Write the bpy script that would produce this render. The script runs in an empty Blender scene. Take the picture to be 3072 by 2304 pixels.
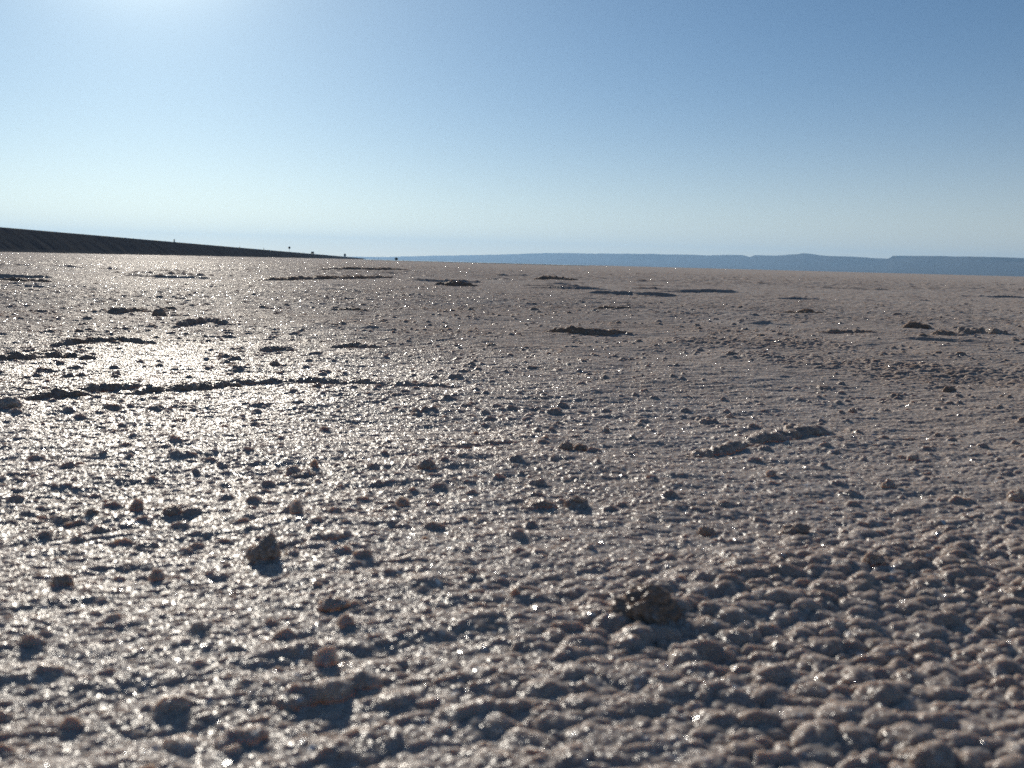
import bpy, bmesh, math, random
import numpy as np
from mathutils import Vector, Matrix, noise as mnoise
R = math.radians
scene = bpy.context.scene
C = scene.collection
SUN_AZ, SUN_EL = -20.3, 20.0      # degrees; azimuth from +Y, negative = left

# ------------------------------------------------------------------ camera
cam_d = bpy.data.cameras.new('camera'); cam = bpy.data.objects.new('camera', cam_d); C.objects.link(cam)
cam_d.sensor_width = 36; cam_d.lens = 35.0; cam_d.clip_start = 0.01; cam_d.clip_end = 90000
cam.matrix_world = Matrix.Translation((0, 0, 0.15)) @ Matrix.Rotation(R(90 - 6.92), 4, 'X') @ Matrix.Rotation(R(1.5), 4, 'Z')
cam_d.dof.use_dof = True; cam_d.dof.focus_distance = 2.1; cam_d.dof.aperture_fstop = 17; cam_d.dof.aperture_blades = 6
scene.camera = cam

# ------------------------------------------------------------------ sky, sun, exposure
w = bpy.data.worlds.new('World'); scene.world = w; w.use_nodes = True
nt = w.node_tree; bg = nt.nodes['Background']
sky = nt.nodes.new('ShaderNodeTexSky'); sky.sky_type = 'NISHITA'; sky.sun_disc = False
sky.sun_elevation = R(SUN_EL); sky.sun_rotation = R(SUN_AZ)
sky.altitude = 0; sky.air_density = 0.8; sky.dust_density = 0.25; sky.ozone_density = 3.0
tint = nt.nodes.new('ShaderNodeVectorMath'); tint.operation = 'MULTIPLY'; tint.inputs[1].default_value = (.87, 1.09, 1.18)
nt.links.new(sky.outputs[0], tint.inputs[0])
# soft aureole of dusty air round the sun
tc = nt.nodes.new('ShaderNodeTexCoord'); dt = nt.nodes.new('ShaderNodeVectorMath'); dt.operation = 'DOT_PRODUCT'
dt.inputs[1].default_value = (math.sin(R(SUN_AZ)) * math.cos(R(SUN_EL)), math.cos(R(SUN_AZ)) * math.cos(R(SUN_EL)), math.sin(R(SUN_EL)))
nt.links.new(tc.outputs['Generated'], dt.inputs[0])
mx0 = nt.nodes.new('ShaderNodeMath'); mx0.operation = 'MAXIMUM'; mx0.inputs[1].default_value = 0; nt.links.new(dt.outputs['Value'], mx0.inputs[0])
pw0 = nt.nodes.new('ShaderNodeMath'); pw0.operation = 'POWER'; pw0.inputs[1].default_value = 260; nt.links.new(mx0.outputs[0], pw0.inputs[0])
pw1 = nt.nodes.new('ShaderNodeMath'); pw1.operation = 'POWER'; pw1.inputs[1].default_value = 14; nt.links.new(mx0.outputs[0], pw1.inputs[0])
wide = nt.nodes.new('ShaderNodeVectorMath'); wide.operation = 'SCALE'; wide.inputs[0].default_value = (1.5, 1.6, 1.3); nt.links.new(pw1.outputs[0], wide.inputs['Scale'])
add1 = nt.nodes.new('ShaderNodeVectorMath'); add1.operation = 'ADD'; nt.links.new(tint.outputs[0], add1.inputs[0]); nt.links.new(wide.outputs[0], add1.inputs[1])
au = nt.nodes.new('ShaderNodeVectorMath'); au.operation = 'SCALE'; au.inputs[0].default_value = (24, 23, 17); nt.links.new(pw0.outputs[0], au.inputs['Scale'])
sm = nt.nodes.new('ShaderNodeVectorMath'); sm.operation = 'ADD'; nt.links.new(add1.outputs[0], sm.inputs[0]); nt.links.new(au.outputs[0], sm.inputs[1])
# pale dusty band low over the horizon, all the way round
sx = nt.nodes.new('ShaderNodeSeparateXYZ'); nt.links.new(tc.outputs['Generated'], sx.inputs[0])
oz_ = nt.nodes.new('ShaderNodeMath'); oz_.operation = 'SUBTRACT'; oz_.use_clamp = True; oz_.inputs[0].default_value = 1; nt.links.new(sx.outputs['Z'], oz_.inputs[1])
pz = nt.nodes.new('ShaderNodeMath'); pz.operation = 'POWER'; pz.inputs[1].default_value = 16; nt.links.new(oz_.outputs[0], pz.inputs[0])
hb = nt.nodes.new('ShaderNodeVectorMath'); hb.operation = 'SCALE'; hb.inputs[0].default_value = (12.5, 8.2, 3.9); nt.links.new(pz.outputs[0], hb.inputs['Scale'])
sm2 = nt.nodes.new('ShaderNodeVectorMath'); sm2.operation = 'ADD'; nt.links.new(sm.outputs[0], sm2.inputs[0]); nt.links.new(hb.outputs[0], sm2.inputs[1])
nt.links.new(sm2.outputs[0], bg.inputs[0]); bg.inputs[1].default_value = 0.057
sd = bpy.data.lights.new('sun', 'SUN'); sd.energy = 4.2; sd.angle = R(0.53); sd.color = (1, 0.94, 0.84)
sun = bpy.data.objects.new('sun', sd); C.objects.link(sun)
sv = Vector((math.sin(R(SUN_AZ)) * math.cos(R(SUN_EL)), math.cos(R(SUN_AZ)) * math.cos(R(SUN_EL)), math.sin(R(SUN_EL))))
sun.rotation_mode = 'QUATERNION'; sun.rotation_quaternion = sv.to_track_quat('Z', 'Y')
vs = scene.view_settings
vs.view_transform = 'Standard'; vs.look = 'None'; vs.gamma = 1; vs.exposure = 0.0; vs.use_curve_mapping = False
scene.cycles.use_denoising = False
scene.cycles.max_bounces = 4; scene.cycles.volume_bounces = 0; scene.cycles.sample_clamp_indirect = 3
scene.render.film_transparent = False

# ------------------------------------------------------------------ numpy noise
def hsh(ix, iy, s):
    h = ix.astype(np.uint32) * np.uint32(374761393) + iy.astype(np.uint32) * np.uint32(668265263) + np.uint32((s * 2246822519) & 0xffffffff)
    h = (h ^ (h >> np.uint32(13))) * np.uint32(1274126177)
    h = (h ^ (h >> np.uint32(16))) * np.uint32(2654435769)
    return h ^ (h >> np.uint32(15))
def u01(h): return (h >> np.uint32(8)).astype(np.float32) * np.float32(1 / 16777216)
GX = np.cos(np.arange(64) * 2 * np.pi / 64).astype(np.float32); GY = np.sin(np.arange(64) * 2 * np.pi / 64).astype(np.float32)
def gn(x, y, s):                       # 2-D gradient noise, about -0.7..0.7
    fx = np.floor(x); fy = np.floor(y); ix = fx.astype(np.int32); iy = fy.astype(np.int32)
    dx = (x - fx).astype(np.float32); dy = (y - fy).astype(np.float32)
    def c(ox, oy):
        k = hsh(ix + ox, iy + oy, s) & np.uint32(63)
        return GX[k] * (dx - ox) + GY[k] * (dy - oy)
    sx = dx * dx * dx * (dx * (dx * 6 - 15) + 10); sy = dy * dy * dy * (dy * (dy * 6 - 15) + 10)
    a = c(0, 0); b = c(1, 0); d = c(0, 1); e = c(1, 1)
    a = a + (b - a) * sx; d = d + (e - d) * sx
    return a + (d - a) * sy
def fbm(x, y, s, n):
    t = 0; a = 1.0
    for i in range(n):
        t = t + a * gn(x * 2 ** i + 17.3 * i, y * 2 ** i - 9.1 * i, s + i); a *= .5
    return t
def ss(a, b, v):
    t = np.clip((v - a) / (b - a), 0, 1); return t * t * (3 - 2 * t)
def domes(x, y, cell, r0, r1, prob, s, flat=.75, pw=.7):     # rounded nodules on a jittered grid; the highest one wins
    gx = x / cell; gy = y / cell
    ix = np.floor(gx).astype(np.int32); iy = np.floor(gy).astype(np.int32)
    out = np.zeros_like(x)
    for ox in (-1, 0, 1):
        for oy in (-1, 0, 1):
            jx = ix + ox; jy = iy + oy
            h = hsh(jx, jy, s)
            cx = (jx + u01(h)) * cell; h2 = hsh(jx, jy, s + 7); cy = (jy + u01(h2)) * cell
            rr = r0 + (r1 - r0) * u01(hsh(jx, jy, s + 13)) ** 2
            d2 = ((x - cx) ** 2 + (y - cy) ** 2) / (rr * rr)
            k = (u01(hsh(jx, jy, s + 23)) < prob) & (d2 < 1)
            v = np.where(k, rr * flat * (1 - np.minimum(d2, 1)) ** pw, 0)
            out = np.maximum(out, v)
    return out

ND = (0.94, 0.34)                       # the nodules are a little longer across the sun's direction
def ground_height(x, y):
    x = x.astype(np.float64); y = y.astype(np.float64)
    r = np.hypot(x, y); n = np.zeros_like(x)
    h = 0.010 * fbm(x / 0.8, y / 0.8, 11, 2) + 0.006 * fbm(x / 0.17, y / 0.17, 21, 2) * (1 - ss(25, 60, r))
    h = h + (0.016 * fbm(x / 9, y / 9, 31, 2) - .012) * ss(3, 14, r) + (.03 * fbm(x / 60, y / 60, 41, 2) - .02) * ss(30, 120, r) * (1 - ss(800, 2000, r))
    # low broken plate edges
    near = r < 45
    if near.any():
        X, Y, Rr = x[near], y[near], r[near]
        p = X * ND[0] + Y * ND[1]; q = -X * ND[1] + Y * ND[0]
        wx = X + .10 * gn(X / .25, Y / .25, 51); wy = Y + .10 * gn(X / .25 + 9, Y / .25, 52)
        e = 1 - np.abs(gn(wx / 1.1, wy / .7, 53)) / .035
        h[near] += .010 * np.clip(e, 0, 1) ** .7 * ss(-.1, .2, gn(X / .6, Y / .6, 54)) * ss(-.15, .2, gn(X / .22, Y / .3, 94)) * ss(1.2, 2.5, Rr) * (.7 + .6 * gn(X / .04, Y / .04, 55))
        e = 1 - np.abs(gn(wx / 3.1 + 5, wy / 1.3, 57)) / .02
        h[near] += .022 * np.clip(e, 0, 1) ** .7 * ss(-.15, .15, gn(X / 1.6, Y / 1.6, 58)) * ss(-.1, .2, gn(X / .5, Y / .8, 95)) * ss(3, 6, Rr)
    near = r < 14
    if near.any():
        X, Y, Rr = x[near], y[near], r[near]
        wx = X + .0042 * gn(X / .010, Y / .010, 61) + .0012 * gn(X / .004, Y / .004, 59); wy = Y + .0042 * gn(X / .010 + 31, Y / .010, 62) + .0012 * gn(X / .004, Y / .004, 60)
        p = (wx * ND[0] + wy * ND[1]) / (1.35 + .10 * (1 - ss(.5, .9, Rr))); q = (-wx * ND[1] + wy * ND[0])
        dens = gn(X / .22, Y / .22, 63) + .5 * gn(X / .08, Y / .08, 64)
        fade = 1 - ss(7, 14, Rr)
        big = domes(p, q, .040, .003, .0088, np.clip(.20 + .9 * dens, .03, .8), 71, .66, .6) * fade * (.40 + .60 * ss(.45, .95, Rr)) * (1 + .8 * gn(X / .006, Y / .006, 58))
        mid = domes(p, q, .019, .002, .0045, np.clip(.35 + 1.0 * dens, .05, .9), 81, .9, .6) * (1 - ss(4, 7, Rr))
        far = domes(p, q, .13, .007, .016, np.clip(.06 + .35 * dens, .01, .4), 91, .6, .6) * fade * ss(1.4, 2.5, Rr)
        a = np.maximum(np.maximum(big, mid), far)
        n[near] = np.clip(a / .006, 0, 1)
        H = a
        close = Rr < 3.5
        if close.any():
            pc, qc, xc, yc, rc = p[close], q[close], X[close], Y[close], Rr[close]
            az = np.arctan2(xc, yc)
            m = (1 - ss(.34, .62, rc + .25 * (dens[close]) - .25 * ss(.0, .5, az))) * ss(-.32, .22, az + .5 * gn(xc / .1, yc / .1, 65))
            band = np.exp(-((yc - (1.58 + .10 * np.sin(xc * 5))) / .12) ** 2) * ss(.28, .42, xc) * (1 - ss(1.3, 1.6, xc))
            band2 = np.exp(-((yc - 1.95) / .14) ** 2) * ss(.22, .34, xc) * (1 - ss(.62, .75, xc))
            m = np.clip(np.maximum(m, .9 * np.maximum(band, band2)) + .45 * ss(.15, .45, dens[close]), 0, 1)
            pop = domes(pc, qc, .0082, .0028, .0070, .60 + .38 * m, 101, .72, .62) * m * (1.0 + .7 * gn(xc / .03, yc / .03, 56))
            pop2 = domes(pc * 1.0, qc, .0058, .0022, .0038, .9, 111, .6, .6) * m
            fine = domes(pc, qc, .0042, .0013, .0026, .75, 121, .55, .6)
            sw = (.0024 * gn(pc / .048, qc / .018, 66) + .0016 * gn(pc / .022, qc / .014, 74)) * (1 - .5 * m)
            add = np.maximum(np.maximum(pop, pop2 * .9), H[close]) + fine * (.8 - .5 * m) + sw + .0007 * gn(xc / .0035, yc / .0035, 67)
            add = add + .006 * band + .006 * band2
            H[close] = H[close] * ss(2.6, 3.5, rc) + add * (1 - ss(2.6, 3.5, rc))
            n[near] = n[near]
            tmp = n[near]; tmp[close] = np.clip(np.maximum(tmp[close], pop / .006 * .6), 0, 1); n[near] = tmp
        mr = ss(2.6, 3.5, Rr)
        H = H + mr * (.0056 * gn(X / .038, Y / .024, 68) + .0034 * gn(X / .016, Y / .011, 69)) * fade
        h[near] += H + .0055 * np.exp(-((X - .061) ** 2 + (Y - .408) ** 2) / .014 ** 2)
    far = r > 7
    if far.any():
        X, Y, Q = x[far], y[far], r[far]
        h[far] += (.020 * gn(X / .15, Y / .11, 76) + .012 * gn(X / .07, Y / .05, 77)) * ss(7, 12, Q) * (1 - ss(28, 50, Q))
        h[far] += .045 * gn(X / .42, Y / .34, 78) * ss(26, 48, Q) * (1 - ss(80, 140, Q)) + .06 * gn(X / 1.6, Y / 1.2, 79) * ss(80, 140, Q) * (1 - ss(250, 400, Q)) + .10 * gn(X / 7, Y / 6, 75) * ss(250, 400, Q) * (1 - ss(900, 1500, Q)) - .03 * ss(25, 80, Q) * (1 - ss(900, 1500, Q))
    return h, n
def gh(x, y):
    return float(ground_height(np.array([x], dtype=np.float64), np.array([y], dtype=np.float64))[0][0])
def gsmooth(x, y):                       # ground level without the nodules
    xs = np.array([x]); ys = np.array([y])
    return float((0.010 * fbm(xs / 0.8, ys / 0.8, 11, 2) + 0.006 * fbm(xs / 0.17, ys / 0.17, 21, 2) + (0.016 * fbm(xs / 9, ys / 9, 31, 2) - .012) * ss(3, 14, np.hypot(xs, ys)))[0])

# ------------------------------------------------------------------ materials
def newmat(name):
    m = bpy.data.materials.new(name); m.use_nodes = True
    return m, m.node_tree, m.node_tree.nodes['Principled BSDF'], m.node_tree.nodes['Material Output']
def N(t, kind, **kw):
    n = t.nodes.new(kind)
    for k, v in kw.items(): setattr(n, k, v)
    return n
def noise_tex(t, scale, detail=3, rough=.55):
    n = N(t, 'ShaderNodeTexNoise'); n.inputs['Scale'].default_value = scale; n.inputs['Detail'].default_value = detail; n.inputs['Roughness'].default_value = rough
    g = N(t, 'ShaderNodeNewGeometry'); t.links.new(g.outputs['Position'], n.inputs['Vector']); return n
def mathn(t, op, a, b=None, clamp=False):
    n = N(t, 'ShaderNodeMath', operation=op, use_clamp=clamp)
    for i, v in enumerate((a, b)):
        if v is None: continue
        if isinstance(v, (int, float)): n.inputs[i].default_value = v
        else: t.links.new(v, n.inputs[i])
    return n.outputs[0]
def ramp(t, fac, stops):
    r = N(t, 'ShaderNodeValToRGB'); e = r.color_ramp.elements
    e[0].position, e[0].color = stops[0][0], (*stops[0][1], 1); e[1].position, e[1].color = stops[-1][0], (*stops[-1][1], 1)
    for p, c in stops[1:-1]:
        k = e.new(p); k.color = (*c, 1)
    t.links.new(fac, r.inputs[0]); return r.outputs[0]
def salt_material(name, brown=0.0, sss=0.75, sc=.007):
    m, t, b, out = newmat(name); L = t.links.new
    geo = N(t, 'ShaderNodeNewGeometry')
    at = N(t, 'ShaderNodeAttribute', attribute_name='nodule')
    n1 = noise_tex(t, 2.2, 4); n2 = noise_tex(t, 28, 4, .6); n3 = noise_tex(t, 160, 3, .6)
    f = mathn(t, 'MULTIPLY', n1.outputs[0], .75)
    f = mathn(t, 'ADD', f, mathn(t, 'MULTIPLY', n2.outputs[0], .50))
    f = mathn(t, 'ADD', f, mathn(t, 'MULTIPLY', n3.outputs[0], .30))
    f = mathn(t, 'ADD', f, -.48 + brown)
    f = mathn(t, 'ADD', f, mathn(t, 'MULTIPLY', at.outputs['Fac'], .30), clamp=True)
    col = ramp(t, f, [(.12, (.40, .337, .290)), (.42, (.34, .271, .225)), (.66, (.275, .193, .142)), (1, (.20, .118, .075))])
    L(col, b.inputs['Base Color'])
    b.inputs['Subsurface Weight'].default_value = sss
    b.inputs['Subsurface Radius'].default_value = (1, .78, .62); b.inputs['Subsurface Scale'].default_value = sc
    b.inputs['Roughness'].default_value = .5; b.inputs['IOR'].default_value = 1.3; b.inputs['Specular IOR Level'].default_value = 0
    # millimetre crystals
    bu = N(t, 'ShaderNodeBump'); bu.inputs['Strength'].default_value = .75; bu.inputs['Distance'].default_value = .0009
    nb = noise_tex(t, 700, 2, .6); L(nb.outputs[0], bu.inputs['Height']); L(bu.outputs[0], b.inputs['Normal'])
    # crystal facets: every cell is one small mirror with its own tilt
    def facets(scale, tilt, rough, dens, strength):
        v = N(t, 'ShaderNodeTexVoronoi'); v.inputs['Scale'].default_value = scale; L(geo.outputs['Position'], v.inputs['Vector'])
        s1 = N(t, 'ShaderNodeVectorMath', operation='SUBTRACT'); L(v.outputs['Color'], s1.inputs[0]); s1.inputs[1].default_value = (.5, .5, .5)
        s2 = N(t, 'ShaderNodeVectorMath', operation='SCALE'); L(s1.outputs[0], s2.inputs[0]); s2.inputs['Scale'].default_value = tilt
        s3 = N(t, 'ShaderNodeVectorMath', operation='ADD'); L(s2.outputs[0], s3.inputs[0]); L(bu.outputs[0], s3.inputs[1])
        s4 = N(t, 'ShaderNodeVectorMath', operation='NORMALIZE'); L(s3.outputs[0], s4.inputs[0])
        g = N(t, 'ShaderNodeBsdfGlossy'); g.inputs['Roughness'].default_value = rough; g.inputs['Color'].default_value = (1, .98, .95, 1)
        L(s4.outputs[0], g.inputs['Normal'])
        wn = N(t, 'ShaderNodeTexWhiteNoise'); L(v.outputs['Position'], wn.inputs['Vector'])
        k = mathn(t, 'MULTIPLY', mathn(t, 'LESS_THAN', wn.outputs['Value'], dens), strength)
        if dens > .3: k = mathn(t, 'MULTIPLY', k, glare_gain)
        return g.outputs[0], k
    # sun glare put into the facet gloss: strongest left of the middle, weaker around
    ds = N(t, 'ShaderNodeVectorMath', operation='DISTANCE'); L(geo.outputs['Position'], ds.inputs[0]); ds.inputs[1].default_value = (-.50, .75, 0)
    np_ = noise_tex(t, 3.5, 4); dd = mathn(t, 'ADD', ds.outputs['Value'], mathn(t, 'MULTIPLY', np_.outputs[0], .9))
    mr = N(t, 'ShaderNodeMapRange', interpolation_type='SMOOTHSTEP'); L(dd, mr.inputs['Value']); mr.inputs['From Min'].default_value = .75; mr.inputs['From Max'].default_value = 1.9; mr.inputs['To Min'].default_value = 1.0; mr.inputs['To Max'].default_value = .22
    glare_gain = mr.outputs['Result']
    sh = b.outputs[0]
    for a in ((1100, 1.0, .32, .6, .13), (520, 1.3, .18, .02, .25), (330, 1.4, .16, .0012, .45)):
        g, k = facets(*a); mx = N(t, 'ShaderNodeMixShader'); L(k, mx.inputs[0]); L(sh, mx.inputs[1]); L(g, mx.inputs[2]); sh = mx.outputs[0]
    L(sh, out.inputs['Surface'])
    return m
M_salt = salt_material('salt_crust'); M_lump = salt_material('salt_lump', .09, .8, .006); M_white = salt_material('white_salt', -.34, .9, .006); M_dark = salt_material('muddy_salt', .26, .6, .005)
M_mound = salt_material('shaded_mound_salt', .42, .1, .003)  # darker, browner copy: the mound's shade is put into its colour
def simple(name, c1, c2, scale, rough=.8, bump=0, metal=0, bscale=None):
    m, t, b, out = newmat(name); n = noise_tex(t, scale, 5, .65)
    t.links.new(ramp(t, n.outputs[0], [(.32, c1), (.68, c2)]), b.inputs['Base Color'])
    b.inputs['Roughness'].default_value = rough; b.inputs['Metallic'].default_value = metal
    if bump:
        bu = N(t, 'ShaderNodeBump'); bu.inputs['Strength'].default_value = .8; bu.inputs['Distance'].default_value = bump
        nb = noise_tex(t, bscale or scale * 3, 5, .7); t.links.new(nb.outputs[0], bu.inputs['Height']); t.links.new(bu.outputs[0], b.inputs['Normal'])
    return m
M_bank = simple('dark_gravel_fill', (.080, .088, .100), (.125, .122, .120), .35, 1, .10, bscale=1.2); M_bank.node_tree.nodes['Principled BSDF'].inputs['Specular IOR Level'].default_value = 0; 
M_road = simple('asphalt', (.045, .045, .047), (.065, .064, .062), 3, .9)
M_hill = simple('bare_rock_hills', (.055, .05, .045), (.08, .07, .06), .004, .95)
M_hill.node_tree.nodes['Principled BSDF'].inputs['Specular IOR Level'].default_value = 0
M_post = simple('weathered_concrete', (.12, .115, .11), (.20, .19, .175), 6, .85)
M_steel = simple('dull_steel', (.22, .22, .23), (.32, .32, .33), 8, .5, metal=.8)
M_plate = simple('sign_back_grey', (.04, .04, .045), (.06, .06, .065), 4, .6)
M_paint = simple('dark_car_paint', (.012, .014, .018), (.018, .02, .024), 2, .5)
M_lorry = simple('dark_lorry_paint', (.014, .014, .016), (.022, .021, .02), 2, .7)
M_tyre = simple('tyre_rubber', (.02, .02, .02), (.035, .035, .035), 9, .9)
M_glass = simple('tinted_glass', (.02, .025, .03), (.03, .035, .04), 2, .08)
M_leaf = simple('desert_leaf', (.04, .055, .03), (.08, .09, .05), 2, .8)
M_wood = simple('dry_twig', (.09, .07, .05), (.14, .11, .08), 6, .9)
def mirage_mat():
    m, t, b, out = newmat('mirage_sheet'); b.inputs['Base Color'].default_value = (.10, .12, .13, 1); b.inputs['Roughness'].default_value = .06; b.inputs['IOR'].default_value = 1.33
    return m
M_mirage = mirage_mat()

# ------------------------------------------------------------------ builders
def tag(o, label=None, cat=None, group=None, kind=None):
    if label: o['label'] = label
    if cat: o['category'] = cat
    if group: o['group'] = group
    if kind: o['kind'] = kind
    return o
def link_bm(name, bm, m, parent=None, smooth=True):
    me = bpy.data.meshes.new(name); bm.to_mesh(me); bm.free()
    if smooth: me.polygons.foreach_set('use_smooth', [True] * len(me.polygons))
    o = bpy.data.objects.new(name, me); C.objects.link(o); me.materials.append(m); o.parent = parent
    return o
def grid_mesh(name, V, nr, nc, m, wrap=False, attr=None):
    """V: (nr*nc,3) vertices in rows"""
    me = bpy.data.meshes.new(name); nv = nr * nc
    cc = nc if wrap else nc - 1
    i = np.arange(nr - 1, dtype=np.int32)[:, None]; j = np.arange(cc, dtype=np.int32)[None, :]; j2 = (j + 1) % nc
    a = i * nc + j; b = i * nc + j2; c = (i + 1) * nc + j2; d = (i + 1) * nc + j
    q = np.stack([a, b, c, d], -1).reshape(-1).astype(np.int32); nf = (nr - 1) * cc
    me.vertices.add(nv); me.vertices.foreach_set('co', V.astype(np.float32).reshape(-1))
    me.loops.add(nf * 4); me.loops.foreach_set('vertex_index', q)
    me.polygons.add(nf); me.polygons.foreach_set('loop_start', np.arange(0, nf * 4, 4, dtype=np.int32))
    me.polygons.foreach_set('use_smooth', np.ones(nf, dtype=bool))
    if attr is not None:
        at = me.attributes.new('nodule', 'FLOAT', 'POINT'); at.data.foreach_set('value', attr.astype(np.float32))
    me.update(calc_edges=True)
    o = bpy.data.objects.new(name, me); C.objects.link(o); me.materials.append(m)
    return o

# ------------------------------------------------------------------ ground
def build_ground():
    th = list(np.arange(-R(30), R(30), .0010))
    t = R(30); d = .0010; side = []
    while t < R(85): side.append(t); t += d; d = min(d * 1.02, .004)
    back = list(np.linspace(t, 2 * math.pi - t, 50))
    th = [-s for s in reversed(side)] [:-1] + th + side + back[:-1]
    th = np.array(th)
    rs = [.002, .02, .04, .06, .08, .10, .12, .14]; r = .14
    while r < 22000:
        if r < .24: dr = .002
        elif r < 3: dr = .0014 * r
        elif r < 8: dr = r * (.0014 + .0020 * (r - 3) / 5)
        elif r < 25: dr = r * .0034
        elif r < 60: dr = r * (.0034 + .012 * (r - 25) / 35)
        else: dr = r * .03
        r += dr; rs.append(r)
    rs = np.array(rs); nr, nc = len(rs), len(th)
    V = np.empty((nr, nc, 3), np.float32); A = np.empty((nr, nc), np.float32)
    sn, cs = np.sin(th), np.cos(th)
    for i in range(0, nr, 100):
        rr = rs[i:i + 100, None]; x = rr * sn; y = rr * cs; sh = x.shape
        h, n = ground_height(x.ravel(), y.ravel())
        V[i:i + 100, :, 0] = x; V[i:i + 100, :, 1] = y; V[i:i + 100, :, 2] = h.reshape(sh); A[i:i + 100] = n.reshape(sh)
    V = V[:, ::-1]; A = A[:, ::-1]
    o = grid_mesh('ground', V.reshape(-1, 3), nr, nc, M_salt, True, A.ravel())
    tag(o, kind='structure'); print('ground', nr, nc, nr * nc)
build_ground()

# ------------------------------------------------------------------ raised crust ridges and salt lumps
def ridge(label, pts, width, height, seed, mat=None, knob=.35, group='raised ridges of broken salt crust'):
    """an irregular rounded ridge lying along pts (plan), rooted in the crust"""
    P = np.array(pts, float); seg = np.r_[0, np.cumsum(np.hypot(*np.diff(P, axis=0).T))]; Ltot = seg[-1]
    step = max(min(width, height) * .10, Ltot / 260); n = max(int(Ltot / step), 30)
    s = np.linspace(0, Ltot, n); cx = np.interp(s, seg, P[:, 0]); cy = np.interp(s, seg, P[:, 1])
    k = max(3, n // 12); ker = np.ones(k) / k
    cx = np.convolve(np.pad(cx, k, 'edge'), ker, 'same')[k:-k]; cy = np.convolve(np.pad(cy, k, 'edge'), ker, 'same')[k:-k]
    rnd = random.Random(seed); m = 28
    ox, oy = float(P[:, 0].mean()), float(P[:, 1].mean()); oz = gsmooth(ox, oy)
    V = []; A = []
    for i in range(n):
        u = s[i] / Ltot; i0, i1 = max(i - 1, 0), min(i + 1, n - 1)
        tx, ty = cx[i1] - cx[i0], cy[i1] - cy[i0]; q = math.hypot(tx, ty); nx, ny = -ty / q, tx / q
        e = (1 - abs(2 * u - 1) ** 3) ** .6
        p1 = mnoise.noise(Vector((s[i] / width * .55, seed * 3.7, 0))); p2 = mnoise.noise(Vector((s[i] / width * 1.9, seed * 1.3, 5)))
        wob = p1 * width * .45
        hh = .70 * height * e * (.85 + .5 * p1 + knob * p2); ww = width * .5 * (.35 + .65 * e) * (1 + .5 * p2)
        hh = max(hh, 0); z0 = gsmooth(cx[i], cy[i])
        for j in range(m):
            a = 2 * math.pi * j / m; c, d = math.cos(a), math.sin(a)
            c = math.copysign(abs(c) ** .8, c)
            x = cx[i] + nx * (c * ww + wob); y = cy[i] + ny * (c * ww + wob); z = z0 + (hh * abs(d) ** .8 if d > 0 else -.35 * height * abs(d))
            v = Vector((x, y, z)); f = 1 / (height * .9)
            dv = mnoise.noise(v * f + Vector((seed, 0, 0))) * .30 + mnoise.noise(v * f * 2.3) * .16 + abs(mnoise.noise(v * f * 4.5)) * .08
            out = Vector((nx * c, ny * c, d * 1.1)); v = v + out * dv * height * (.25 + .75 * e)
            V.append((v.x - ox, v.y - oy, v.z - oz)); A.append(max(0, d) * .5)
    o = grid_mesh('salt_ridge', np.array(V), n, m, mat or M_lump, True, np.array(A)); o.location = (ox, oy, oz)
    tag(o, label, 'salt ridge', group); return o
def lump(label, x, y, wd, ht, seed, mat=None, lean=(0, 0), spiky=.5, group='salt lumps standing on the crust', sub=5, name='salt_lump', cat='salt lump', stretch=1.0):
    bm = bmesh.new(); bmesh.ops.create_icosphere(bm, subdivisions=sub, radius=1)
    S = Vector((seed * 7.13, seed * 3.1, seed))
    for v in bm.verts:
        p = v.co.copy()
        d = .34 * mnoise.noise(p * 1.1 + S) + .22 * mnoise.noise(p * 2.1 + S) + (.16 * abs(mnoise.noise(p * 3.6 + S)) + .035 * mnoise.noise(p * 8 + S)) * (.6 + spiky)
        q = p * (1 + d)
        z = q.z
        taper = 1.05 + .05 * max(z, 0)
        X = q.x * wd * .5 * taper * stretch; Y = q.y * wd * .42 * taper; Z = (z * ht * .92 if z > 0 else z * wd * .25)
        X += lean[0] * max(z, 0) * wd; Y += lean[1] * max(z, 0) * wd
        v.co = (X, Y, Z)
    o = link_bm(name, bm, mat or M_lump); z0 = gsmooth(x, y)
    o.location = (x, y, z0 + .0005); o.rotation_euler.z = .36
    tag(o, label, cat, group); return o

ridge('dark broken crust ridge beginning at the left end of the long chain of ridges', [(-.483, .977), (-.462, .993), (-.444, 1.03)], .022, .012, 1, M_dark)
ridge('short pale ridge just above and behind the left end of the long ridge chain', [(-.467, 1.046), (-.44, 1.08), (-.411, 1.112)], .018, .010, 2)
ridge('knobbly brown ridge in the middle of the long chain on the left', [(-.412, 1.03), (-.369, 1.077), (-.344, 1.111), (-.321, 1.166)], .022, .011, 3, M_dark)
ridge('longest ridge on the left, curving right from the brown knobbly one and thinning out', [(-.374, 1.171), (-.322, 1.2), (-.262, 1.22), (-.198, 1.206), (-.142, 1.185), (-.088, 1.213), (-.05, 1.215)], .017, .009, 4)
ridge('dark ridge cut by the left edge of the photo behind scattered nodules', [(-.697, 1.312), (-.674, 1.355), (-.679, 1.433), (-.64, 1.444), (-.598, 1.424)], .030, .018, 5, M_dark)
ridge('thin low ridge on the left, between the edge ridge and the single dark lump', [(-.731, 1.567), (-.70, 1.643), (-.661, 1.67), (-.597, 1.663)], .024, .014, 6)
ridge('small ridge running up to the dark lump on the far left', [(-.99, 2.452), (-.979, 2.542), (-.953, 2.609)], .036, .016, 7, M_dark)
ridge('row of crumbs making a faint ridge left of centre, right of the thin left ridge', [(-.696, 2.006), (-.685, 2.108), (-.66, 2.164), (-.604, 2.119)], .022, .012, 8, knob=1.2)
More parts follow.
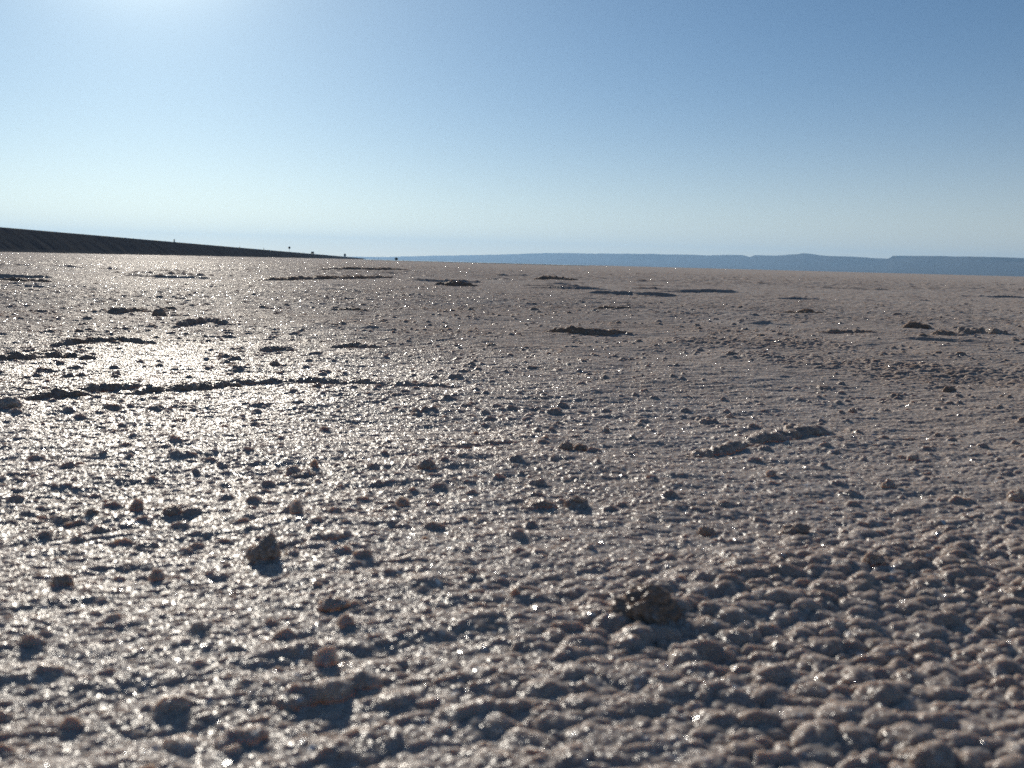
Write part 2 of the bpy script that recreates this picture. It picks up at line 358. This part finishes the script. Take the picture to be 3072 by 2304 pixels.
ridge('dark straight ridge alone in the middle distance right of centre', [(.062, 2.165), (.129, 2.139), (.187, 2.14), (.251, 2.204)], .030, .018, 9, M_dark)
ridge('thick brownish ridge in the right half, nearest big ridge on that side', [(.208, .868), (.242, .895), (.269, .914), (.305, .925)], .019, .012, 10)
ridge('lumpy low ridge touching the lower left end of the thick brownish ridge', [(.146, .806), (.174, .829), (.196, .845), (.212, .868)], .014, .007, 11, knob=1.0)
ridge('faint thin ridge in the right middle distance', [(.748, 2.457), (.824, 2.462), (.90, 2.467)], .026, .011, 12)
ridge('short dark ridge near the right edge, above a crumbly one', [(1.073, 2.754), (1.109, 2.741), (1.153, 2.758)], .030, .020, 13, M_dark)
ridge('crumbly ridge running out through the right edge of the photo', [(.999, 2.446), (1.111, 2.533), (1.227, 2.601), (1.319, 2.611)], .034, .018, 14, knob=1.2)
ridge('distant flat dark ridge just right of the centre of the view', [(-.506, 6.227), (-.379, 6.19), (-.251, 6.338)], .07, .035, 15, M_dark)
ridge('most distant dark ridge right of centre, close under the horizon', [(.20, 9.903), (.457, 10.116), (.653, 10.02)], .12, .045, 16, M_dark)
ridge('long distant dark ridge left of centre under the end of the embankment', [(-1.662, 6.402), (-1.538, 7.166), (-1.302, 7.909), (-1.102, 9.083)], .09, .034, 17, M_dark)
ridge('small crumbly ridge left of centre behind the longest ridge', [(-.421, 1.651), (-.398, 1.672), (-.358, 1.671)], .020, .011, 18, knob=.9)
ridge('thin ridge at centre left, right neighbour of the small crumbly one', [(-.313, 1.698), (-.277, 1.724), (-.227, 1.698)], .018, .010, 19)
ridge('low faint ridge right of centre behind the dark straight one', [(.285, 3.584), (.346, 3.593), (.432, 3.617)], .035, .016, 20, M_dark)
ridge('low dark ridge in the right half, right of the faint one', [(.932, 3.539), (1.013, 3.534), (1.115, 3.636)], .035, .017, 21, M_dark)
ridge('very distant thin ridge seen below the tip of the embankment', [(-2.858, 13.968), (-2.236, 15.109), (-1.785, 17.04)], .16, .05, 22, M_dark)
ridge('short thin ridge in the middle distance left of centre', [(-.52, 2.927), (-.469, 2.914), (-.419, 2.901)], .028, .010, 23, M_dark)
ridge('low distant ridge cut by the left edge below the embankment', [(-2.568, 4.987), (-2.437, 4.992), (-2.256, 4.889)], .06, .022, 24, M_dark)
ridge('big smooth swelling with a dark shadow at the bottom of the photo', [(-.077, .318), (-.066, .326), (-.055, .332), (-.043, .337)], .013, .0095, 25, M_salt, knob=.1, group='crust swellings close to the camera')
ridge('smaller low swelling at the bottom edge, left of the big shadowed one', [(-.089, .291), (-.082, .296), (-.075, .301)], .008, .0055, 26, M_salt, knob=.1, group='crust swellings close to the camera')
ridge('smooth pale swelling beside the spiky brown lump left of centre', [(-.103, .497), (-.093, .510), (-.082, .517)], .011, .006, 27, M_salt, knob=.1, group='crust swellings close to the camera')
ridge('short pinkish swelling just left of the double topped lump at centre', [(.004, .604), (.015, .613), (.030, .618)], .010, .0065, 28, knob=.1, group='crust swellings close to the camera')
ridge('low band of joined nodules left of the lumpy ridge', [(-.064, .784), (-.031, .811), (.008, .832)], .012, .005, 29, M_salt, knob=.6)

lump('large jagged dark mound with a black shadow, nearest tall mound, right of centre', .061, .405, .028, .0115, 1, M_mound, (-.05, .03), 1.2, 'salt mounds near the camera', 6, 'salt_mound', 'salt mound')
lump('spiky round brown lump with a dark shadow, left of centre', -.118, .471, .0150, .0105, 2, M_dark, (0, 0), .8)
LUMPS = [  # x, y, width, height, material, stretch, label
 (-.149, .673, .0120, .0085, 1, 1, 'squat brown lump, left one of the cluster of three above the spiky lump'),
 (-.141, .676, .0080, .0050, 1, 1, 'lowest and palest lump of the cluster of three above the spiky lump'),
 (-.139, .696, .0070, .0085, 1, 1, 'upright narrow lump, right one of the cluster of three above the spiky lump'),
 (-.059, .698, .0135, .0080, 1, 1.1, 'brown lump casting a blue shadow just left of the photo centre'),
 (.043, .617, .0140, .0100, 2, 1.1, 'double topped brown lump at the right end of the short pinkish swelling'),
 (.167, .566, .0190, .0090, 2, 1.2, 'wide brown mound well right of centre, above the large jagged mound'),
 (-.121, .556, .0100, .0115, 1, .8, 'pointed lump like a tooth with a ridge on its left side'),
 (-.066, .601, .0090, .0075, 1, 1, 'orange brown lump in the grey crust just left of centre'),
 (.004, .425, .0060, .0060, 1, .8, 'small reddish tip close to the left of the large jagged mound'),
 (.115, .561, .0110, .0070, 2, 1, 'dark rounded lump between the double topped lump and the wide mound'),
 (-.192, .556, .0120, .0080, 2, 1, 'flat topped lump left of the tooth shaped one, in the bright glare'),
 (-.235, .548, .0100, .0060, 2, 1, 'low dark lump left of the curled lump near the left side'),
 (-.215, .563, .0080, .0085, 1, 1.2, 'curled upright lump near the left side in the glare'),
 (-.462, .905, .0240, .0140, 1, 1, 'big reddish lump cut by the left edge below the long ridge chain'),
 (.272, .702, .0120, .0085, 1, 1, 'round orange brown knob standing alone in the right half'),
 (.348, .670, .0140, .0110, 1, 1, 'rounded lump almost at the right edge at mid height'),
 (.194, .727, .0090, .0060, 1, 1, 'little reddish nodule below the lumpy low ridge on the right'),
 (.057, .801, .0120, .0080, 2, 1, 'dark lump, right one of a touching pair above the photo centre'),
 (.045, .799, .0120, .0080, 2, 1.1, 'reddish dark lump, left one of a touching pair above the photo centre'),
 (-.066, .352, .0110, .0080, 3, .9, 'translucent white salt chunk near the bottom, above the big swelling'),
 (-.342, 1.424, .0170, .0100, 2, 1, 'brown lump standing between the left ridge chain and the small crumbly ridge'),
 (-.872, 2.448, .0380, .0260, 2, 1, 'single dark lump at the right end of a small ridge on the far left'),
 (-.352, 1.085, .0160, .0120, 1, 1, 'orange brown knob perched on the knobbly brown ridge'),
 (.333, .810, .0120, .0070, 1, 1, 'small knob right of the thick brownish ridge'),
 (-.064, .385, .0080, .0060, 1, 1, 'small amber lump above the translucent white chunk'),
 (-.229, 1.160, .0110, .0070, 2, 1, 'dark nodule in front of the longest left ridge'),
 (-.094, .975, .0110, .0080, 1, 1, 'light brown pair of knobs right of the glare'),
 (.087, .904, .0110, .0060, 2, 1, 'low dark knob above the touching pair near the centre'),
 (.226, 1.019, .0110, .0070, 1, 1, 'brown nodule a little above the thick brownish ridge'),
 (.379, 1.094, .0120, .0080, 1, 1, 'pinkish nodule right of and behind the thick brownish ridge'),
 (.582, 1.315, .0200, .0100, 2, 1.1, 'spiky dark nodule at the right side in the middle distance'),
 (-.198, .429, .0100, .0060, 2, 1, 'low dark bump in the blurred lower left'),
 (-.160, .442, .0080, .0070, 1, 1, 'grey rounded bump right of the low dark bump at lower left'),
 (.150, .355, .0095, .0060, 1, 1, 'blurred pinkish nodule at the lower right'),
 (-.073, .405, .0110, .0055, 1, 1.3, 'flat pale bump left of the large jagged mound and above the amber lump'),
 (.188, .497, .0130, .0080, 1, 1.1, 'fat pale nodule in the lower right among packed ones'),
]
mats = {1: M_lump, 2: M_dark, 3: M_white}
for i, (x, y, a, b, k, st, lb) in enumerate(LUMPS):
    lump(lb, x, y, a * .80, b * .70, 10 + i, mats[k], spiky=.2 + .5 * ((i * 37) % 10) / 10, stretch=st, sub=5)

# ------------------------------------------------------------------ embankment with a road on top
BA = R(-7.65); BD = Vector((math.sin(BA), math.cos(BA), 0)); BN = Vector((-BD.y, BD.x, 0))   # along, and away to the left
TOE, TOP, BH = 37.4, 40.0, 2.5
def bank_point(s, off, z): return BD * s + BN * off + Vector((0, 0, z))
def build_bank():
    ss_ = [-120.0]
    while ss_[-1] < 2900: ss_.append(ss_[-1] + max(.5, abs(ss_[-1]) * .004))
    prof = [(TOE - 1.2, -.6), (TOE - .3, -.05)] + [(TOE + (TOP - TOE) * k / 14, BH * (k / 14)) for k in range(1, 15)] + [(TOP + .5, BH + .06), (TOP + 1.1, BH + .03), (TOP + 9, BH + .03), (TOP + 9.6, BH + .06), (TOP + 10, BH), (TOP + 14.5, -.6)]
    V = []
    for s in ss_:
        tail = 1 - max(0, min(1, (s - 2300) / 600)) ** 1.5 * .97
        for o, z in prof:
            v = bank_point(s, o, z)
            if TOE - .5 < o < TOP + .2:
                k = mnoise.noise(Vector((s * .35 + z * .8, z * .35, 0))) * .35 + mnoise.noise(Vector((s * 1.1 + z * 1.4, z, 3))) * .18 + mnoise.noise(Vector((s * 3, z * 3, 3))) * .07
                v += BN * k * .28 * (1 - .8 * (z / BH) ** 4) + Vector((0, 0, (.10 * mnoise.noise(Vector((s * .12, 1, 1))) + .04 * mnoise.noise(Vector((s * .9, 1, 4))))))
            v.z = v.z * tail if v.z > 0 else v.z
            V.append(v[:])
    o = grid_mesh('embankment', np.array(V), len(ss_), len(prof), M_bank)
    tag(o, kind='structure')
    V = [bank_point(s, f, BH * (1 - max(0, min(1, (s - 2300) / 600)) ** 1.5 * .97) + .05)[:] for s in ss_ for f in (TOP + 1.6, TOP + 5, TOP + 8.5)]
    tag(grid_mesh('road', np.array(V), len(ss_), 3, M_road), kind='structure')
build_bank()
def empty(name, loc, rz, label, cat, group=None):
    o = bpy.data.objects.new(name, None); C.objects.link(o); o.location = loc; o.rotation_euler.z = rz; o.empty_display_size = .2
    return tag(o, label, cat, group)
def box(bm, x0, x1, y0, y1, z0, z1, bev=0):
    r = bmesh.ops.create_cube(bm, size=1); vs_ = r['verts']
    for v in vs_: v.co = (x0 + (v.co.x + .5) * (x1 - x0), y0 + (v.co.y + .5) * (y1 - y0), z0 + (v.co.z + .5) * (z1 - z0))
    if bev:
        es = list({e for v in vs_ for e in v.link_edges}); bmesh.ops.bevel(bm, geom=es, offset=bev, segments=2, affect='EDGES', profile=.6)
def cyl(bm, p, axis, r, ln, seg=20):
    M = Matrix.Translation(p) @ Vector((0, 0, 1)).rotation_difference(Vector(axis)).to_matrix().to_4x4()
    bmesh.ops.create_cone(bm, cap_ends=True, segments=seg, radius1=r, radius2=r, depth=ln, matrix=M)
def post(s, off, h, label, group, z=None, wd=.14):
    p = bank_point(s, off, BH - .02 if z is None else z)
    e = empty('marker_post', p, -BA, label, 'post', group)
    bm = bmesh.new(); box(bm, -wd / 2, wd / 2, -wd / 2, wd / 2, -.1, h - .1, .012); link_bm('shaft', bm, M_post, e, False)
    bm = bmesh.new(); box(bm, -wd / 2 - .012, wd / 2 + .012, -wd / 2 - .012, wd / 2 + .012, h - .1, h, .02); link_bm('cap', bm, M_plate, e, False)
g = 'marker posts along the top edge of the embankment'
post(205, TOP + .3, .62, 'tallest marker post on the embankment, left of all the others', g, wd=.20)
post(298, TOP + .3, .40, 'short thin marker post, second from the left on the embankment', g)
post(358, TOP + .3, .70, 'marker post on the embankment next on the left of the round sign', g)
post(537, TOP + .3, .70, 'thin marker post on the embankment between the round sign and the car', g)
post(720, TOP + .3, .65, 'barely visible marker post on the embankment just right of the car', g)
# round road sign
p = bank_point(458, TOP + .4, BH - .05); e = empty('road_sign', p, -BA, 'round road sign on a thin pole on top of the embankment', 'road sign')
bm = bmesh.new(); cyl(bm, (0, 0, 1.1), (0, 0, 1), .05, 2.2); link_bm('pole', bm, M_steel, e)
bm = bmesh.new(); cyl(bm, (0, -.07, 1.95), (0, 1, 0), .52, .03, 40); link_bm('sign_face', bm, M_plate, e, False)
bm = bmesh.new(); box(bm, -.25, .25, -.052, -.04, 1.80, 1.84); box(bm, -.25, .25, -.052, -.04, 2.06, 2.10); link_bm('bracket', bm, M_steel, e, False)
def wheel(e, x, y, r=.33, wdt=.22):
    bm = bmesh.new(); cyl(bm, (0, 0, 0), (1, 0, 0), r, wdt, 28); w_ = link_bm('wheel', bm, M_tyre, e, False); w_.location = (x, y, r)
    bm = bmesh.new(); cyl(bm, (0, 0, 0), (1, 0, 0), r * .58, wdt + .02, 20); link_bm('rim', bm, M_steel, w_, False)
def loft_box(bm, secs):     # secs: (y, halfwidth_bottom, halfwidth_top, z0, z1)
    prev = None
    for y, hb, ht_, z0, z1 in secs:
        zc = z0 + (z1 - z0) * .55
        ring = [bm.verts.new(c) for c in ((-hb, y, z0), (-hb * 1.03, y, zc), (-ht_, y, z1), (ht_, y, z1), (hb * 1.03, y, zc), (hb, y, z0))]
        if prev: [bm.faces.new((prev[i], prev[(i + 1) % 6], ring[(i + 1) % 6], ring[i])) for i in range(6)]
        else: bm.faces.new(ring[::-1])
        prev = ring
    bm.faces.new(prev)
def car(s, off, label):
    e = empty('car', bank_point(s, off, BH + .05), -BA, label, 'car')
    bm = bmesh.new(); loft_box(bm, [(-2.15, .78, .70, .38, .80), (-2.0, .86, .80, .34, .98), (-.9, .88, .84, .32, 1.02), (1.0, .88, .84, .32, .98), (1.9, .84, .76, .34, .84), (2.1, .72, .66, .40, .70)]); link_bm('body', bm, M_paint, e, False)
    bm = bmesh.new(); loft_box(bm, [(-1.95, .78, .62, .97, 1.40), (-1.5, .80, .66, 1.0, 1.62), (.2, .80, .66, 1.0, 1.64), (1.1, .80, .66, .97, 1.02)]); link_bm('cabin', bm, M_paint, e, False)
    bm = bmesh.new(); box(bm, -.60, .60, -1.99, -1.93, 1.05, 1.38, .02); link_bm('rear_window', bm, M_glass, e, False)
    bm = bmesh.new(); box(bm, .66, .80, -1.3, .5, 1.08, 1.42, .02); link_bm('side_window', bm, M_glass, e, False)
    bm = bmesh.new(); box(bm, -.80, -.66, -1.3, .5, 1.08, 1.42, .02); link_bm('side_window', bm, M_glass, e, False)
    bm = bmesh.new(); box(bm, -.84, .84, -2.24, -2.10, .40, .58, .03); link_bm('bumper', bm, M_tyre, e, False)
    for x in (-.76, .76):
        for y in (-1.3, 1.35): wheel(e, x, y)
car(655, TOP + 3.2, 'dark car driving on the road on top of the embankment')
# lorry
e = empty('lorry', bank_point(1250, TOP + 3.4, BH * 1.0 + .05), -BA, 'tall dark lorry far along the embankment, near its tip', 'lorry')
bm = bmesh.new(); box(bm, -1.15, 1.15, -4.0, 2.0, 1.05, 3.7, .06); link_bm('cargo_box', bm, M_lorry, e, False)
bm = bmesh.new(); loft_box(bm, [(2.1, 1.1, 1.0, .7, 2.8), (3.6, 1.1, .95, .6, 2.6), (4.0, 1.05, .9, .6, 1.6)]); link_bm('cab', bm, M_paint, e, False)
bm = bmesh.new(); box(bm, -.5, .5, -3.9, 3.4, .70, 1.05, .02); box(bm, -1.1, 1.1, -4.1, -3.95, .55, .75, .02); link_bm('chassis', bm, M_tyre, e, False)
for x in (-.95, .95):
    for y in (-2.9, -1.7, 2.9): wheel(e, x, y, .50, .32)
# posts standing out on the flat beyond the tip of the embankment
def flat_pos(az, d, z=-.05): return Vector((math.sin(R(az)) * d, math.cos(R(az)) * d, z))
for az, d, h, lb in ((-8.02, 900, 1.7, 'faint upright post on the salt just right of the embankment tip'), (-7.78, 860, 1.4, 'darker short upright post standing on the far flat, left of the round shrub'), (-7.62, 950, .9, 'tiny faint post beside the darker one on the far flat')):
    e = empty('marker_post', flat_pos(az, d), 0, lb, 'post', 'posts far out on the salt flat')
    bm = bmesh.new(); box(bm, -.16, .16, -.16, .16, 0, h, .02); link_bm('shaft', bm, M_post, e, False)
    bm = bmesh.new(); box(bm, -.19, .19, -.19, .19, h, h + .12, .02); link_bm('cap', bm, M_plate, e, False)
# dark rounded shrub
def shrub(x, y, rad, label):
    e = empty('shrub', (x, y, -.05), 0, label, 'shrub'); rnd = random.Random(5)
    bm = bmesh.new()
    for k in range(9):
        a = k * 2.4; d = Vector((math.cos(a) * .5, math.sin(a) * .5, 1)).normalized(); L_ = rad * 1.1
        M = Matrix.Translation(d * L_ / 2) @ Vector((0, 0, 1)).rotation_difference(d).to_matrix().to_4x4()
        bmesh.ops.create_cone(bm, cap_ends=True, segments=7, radius1=.06, radius2=.02, depth=L_, matrix=M)
    link_bm('stem', bm, M_wood, e)
    bm = bmesh.new()
    for k in range(2600):
        d = Vector((rnd.gauss(0, 1), rnd.gauss(0, 1), rnd.gauss(0, 1))).normalized(); q = rnd.random() ** .45
        lobe = 1 + .22 * mnoise.noise(d * 2.2)
        c = Vector((d.x * rad, d.y * rad, d.z * rad * .78)) * q * lobe + Vector((0, 0, rad * .85))
        n = Vector((rnd.gauss(0, 1), rnd.gauss(0, 1), rnd.gauss(0, 1))).normalized(); t = n.orthogonal().normalized(); b_ = n.cross(t); s_ = .09
        bm.faces.new([bm.verts.new(c + t * s_), bm.verts.new(c + b_ * s_ * .5), bm.verts.new(c - t * s_), bm.verts.new(c - b_ * s_ * .5)])
    link_bm('foliage', bm, M_leaf, e, False)
q = flat_pos(-6.76, 640); shrub(q.x, q.y, 1.15, 'dark rounded shrub alone on the horizon right of the embankment tip')

# ------------------------------------------------------------------ far mirage strip and hills
bm = bmesh.new(); pts = []  # reflective sheet added to imitate the bright mirage under the horizon
for k in range(41):
    a = -8.6 + k * .32; pts.append((a, 260 + 60 * mnoise.noise(Vector((k * .3, 0, 0)))))
for k in range(40, -1, -1):
    a = -8.6 + k * .32; pts.append((a, 1700 + 200 * mnoise.noise(Vector((k * .3, 5, 0)))))
bm.faces.new([bm.verts.new((math.sin(R(a)) * d, math.cos(R(a)) * d, .035)) for a, d in pts][::-1])
bmesh.ops.triangulate(bm, faces=bm.faces[:])
tag(link_bm('mirage_strip', bm, M_mirage, smooth=False), kind='structure')

SK = [(-14, .05), (-9.5, .12), (-7.3, .159), (-4.67, .304), (-2.02, .412), (-.5, .489), (1.02, .585), (2.92, .653), (4.81, .663), (6, .70), (7.63, .714), (10.04, .736), (10.6, .712), (12.4, .775), (12.78, .782), (12.96, .731), (13.15, .675), (13.41, .79), (14.57, .806), (15.63, .885), (15.98, .947), (16.51, .922), (17.12, .846), (18.59, .825), (19.9, .767), (20.36, .777), (20.6, .923), (22.57, .948), (24.96, .964), (26.83, .935), (30, .98), (34, .9), (38, 1.05), (46, .9), (56, 1.0)]
def build_hills():
    az = np.arange(-14, 56, .035); el = np.interp(az, [a for a, _ in SK], [b for _, b in SK])
    dist = np.interp(az, [-14, -4, 6, 16, 27, 56], [27000, 24000, 19000, 15500, 12500, 12000])
    V = []; prof = [(-.16, -.02), (-.13, .05), (-.10, .13), (-.07, .24), (-.045, .36), (-.028, .50), (-.018, .62), (-.010, .80), (-.005, .93), (0, 1.0), (.03, 1.0), (.08, .96), (.16, .7), (.22, -.02)]
    for i, a in enumerate(az):
        D = dist[i]; H = math.tan(R(el[i])) * D
        for u, f in prof:
            s_ = a * D * .01745
            k = mnoise.noise(Vector((s_ / 700, u * 12, 0))) * .030 + mnoise.noise(Vector((s_ / 220, u * 25, 2))) * .012
            if u >= 0: k *= .2
            d = D * (1 + u + k * (1 if 0 < f < 1 else 0)); jag = (mnoise.noise(Vector((s_ / 260, 0, 7))) * 7 + mnoise.noise(Vector((s_ / 90, 0, 9))) * 3) * (f > .9)
            V.append((math.sin(R(a)) * d, math.cos(R(a)) * d, H * f + jag))
    tag(grid_mesh('hills', np.array(V), len(az), len(prof), M_hill), kind='structure')
build_hills()

# ------------------------------------------------------------------ haze
bm = bmesh.new(); box(bm, -30000, 34000, -3000, 31000, -40, 650)
hz = link_bm('haze', bm, M_post, smooth=False); tag(hz, kind='stuff'); hz.data.materials.clear()
m = bpy.data.materials.new('haze_air'); m.use_nodes = True; t = m.node_tree; t.nodes.clear()
vo = t.nodes.new('ShaderNodeVolumePrincipled'); vo.inputs['Color'].default_value = (.42, .68, 1, 1); vo.inputs['Density'].default_value = 1 / 19000; vo.inputs['Anisotropy'].default_value = .3
ou = t.nodes.new('ShaderNodeOutputMaterial'); t.links.new(vo.outputs[0], ou.inputs['Volume']); hz.data.materials.append(m)
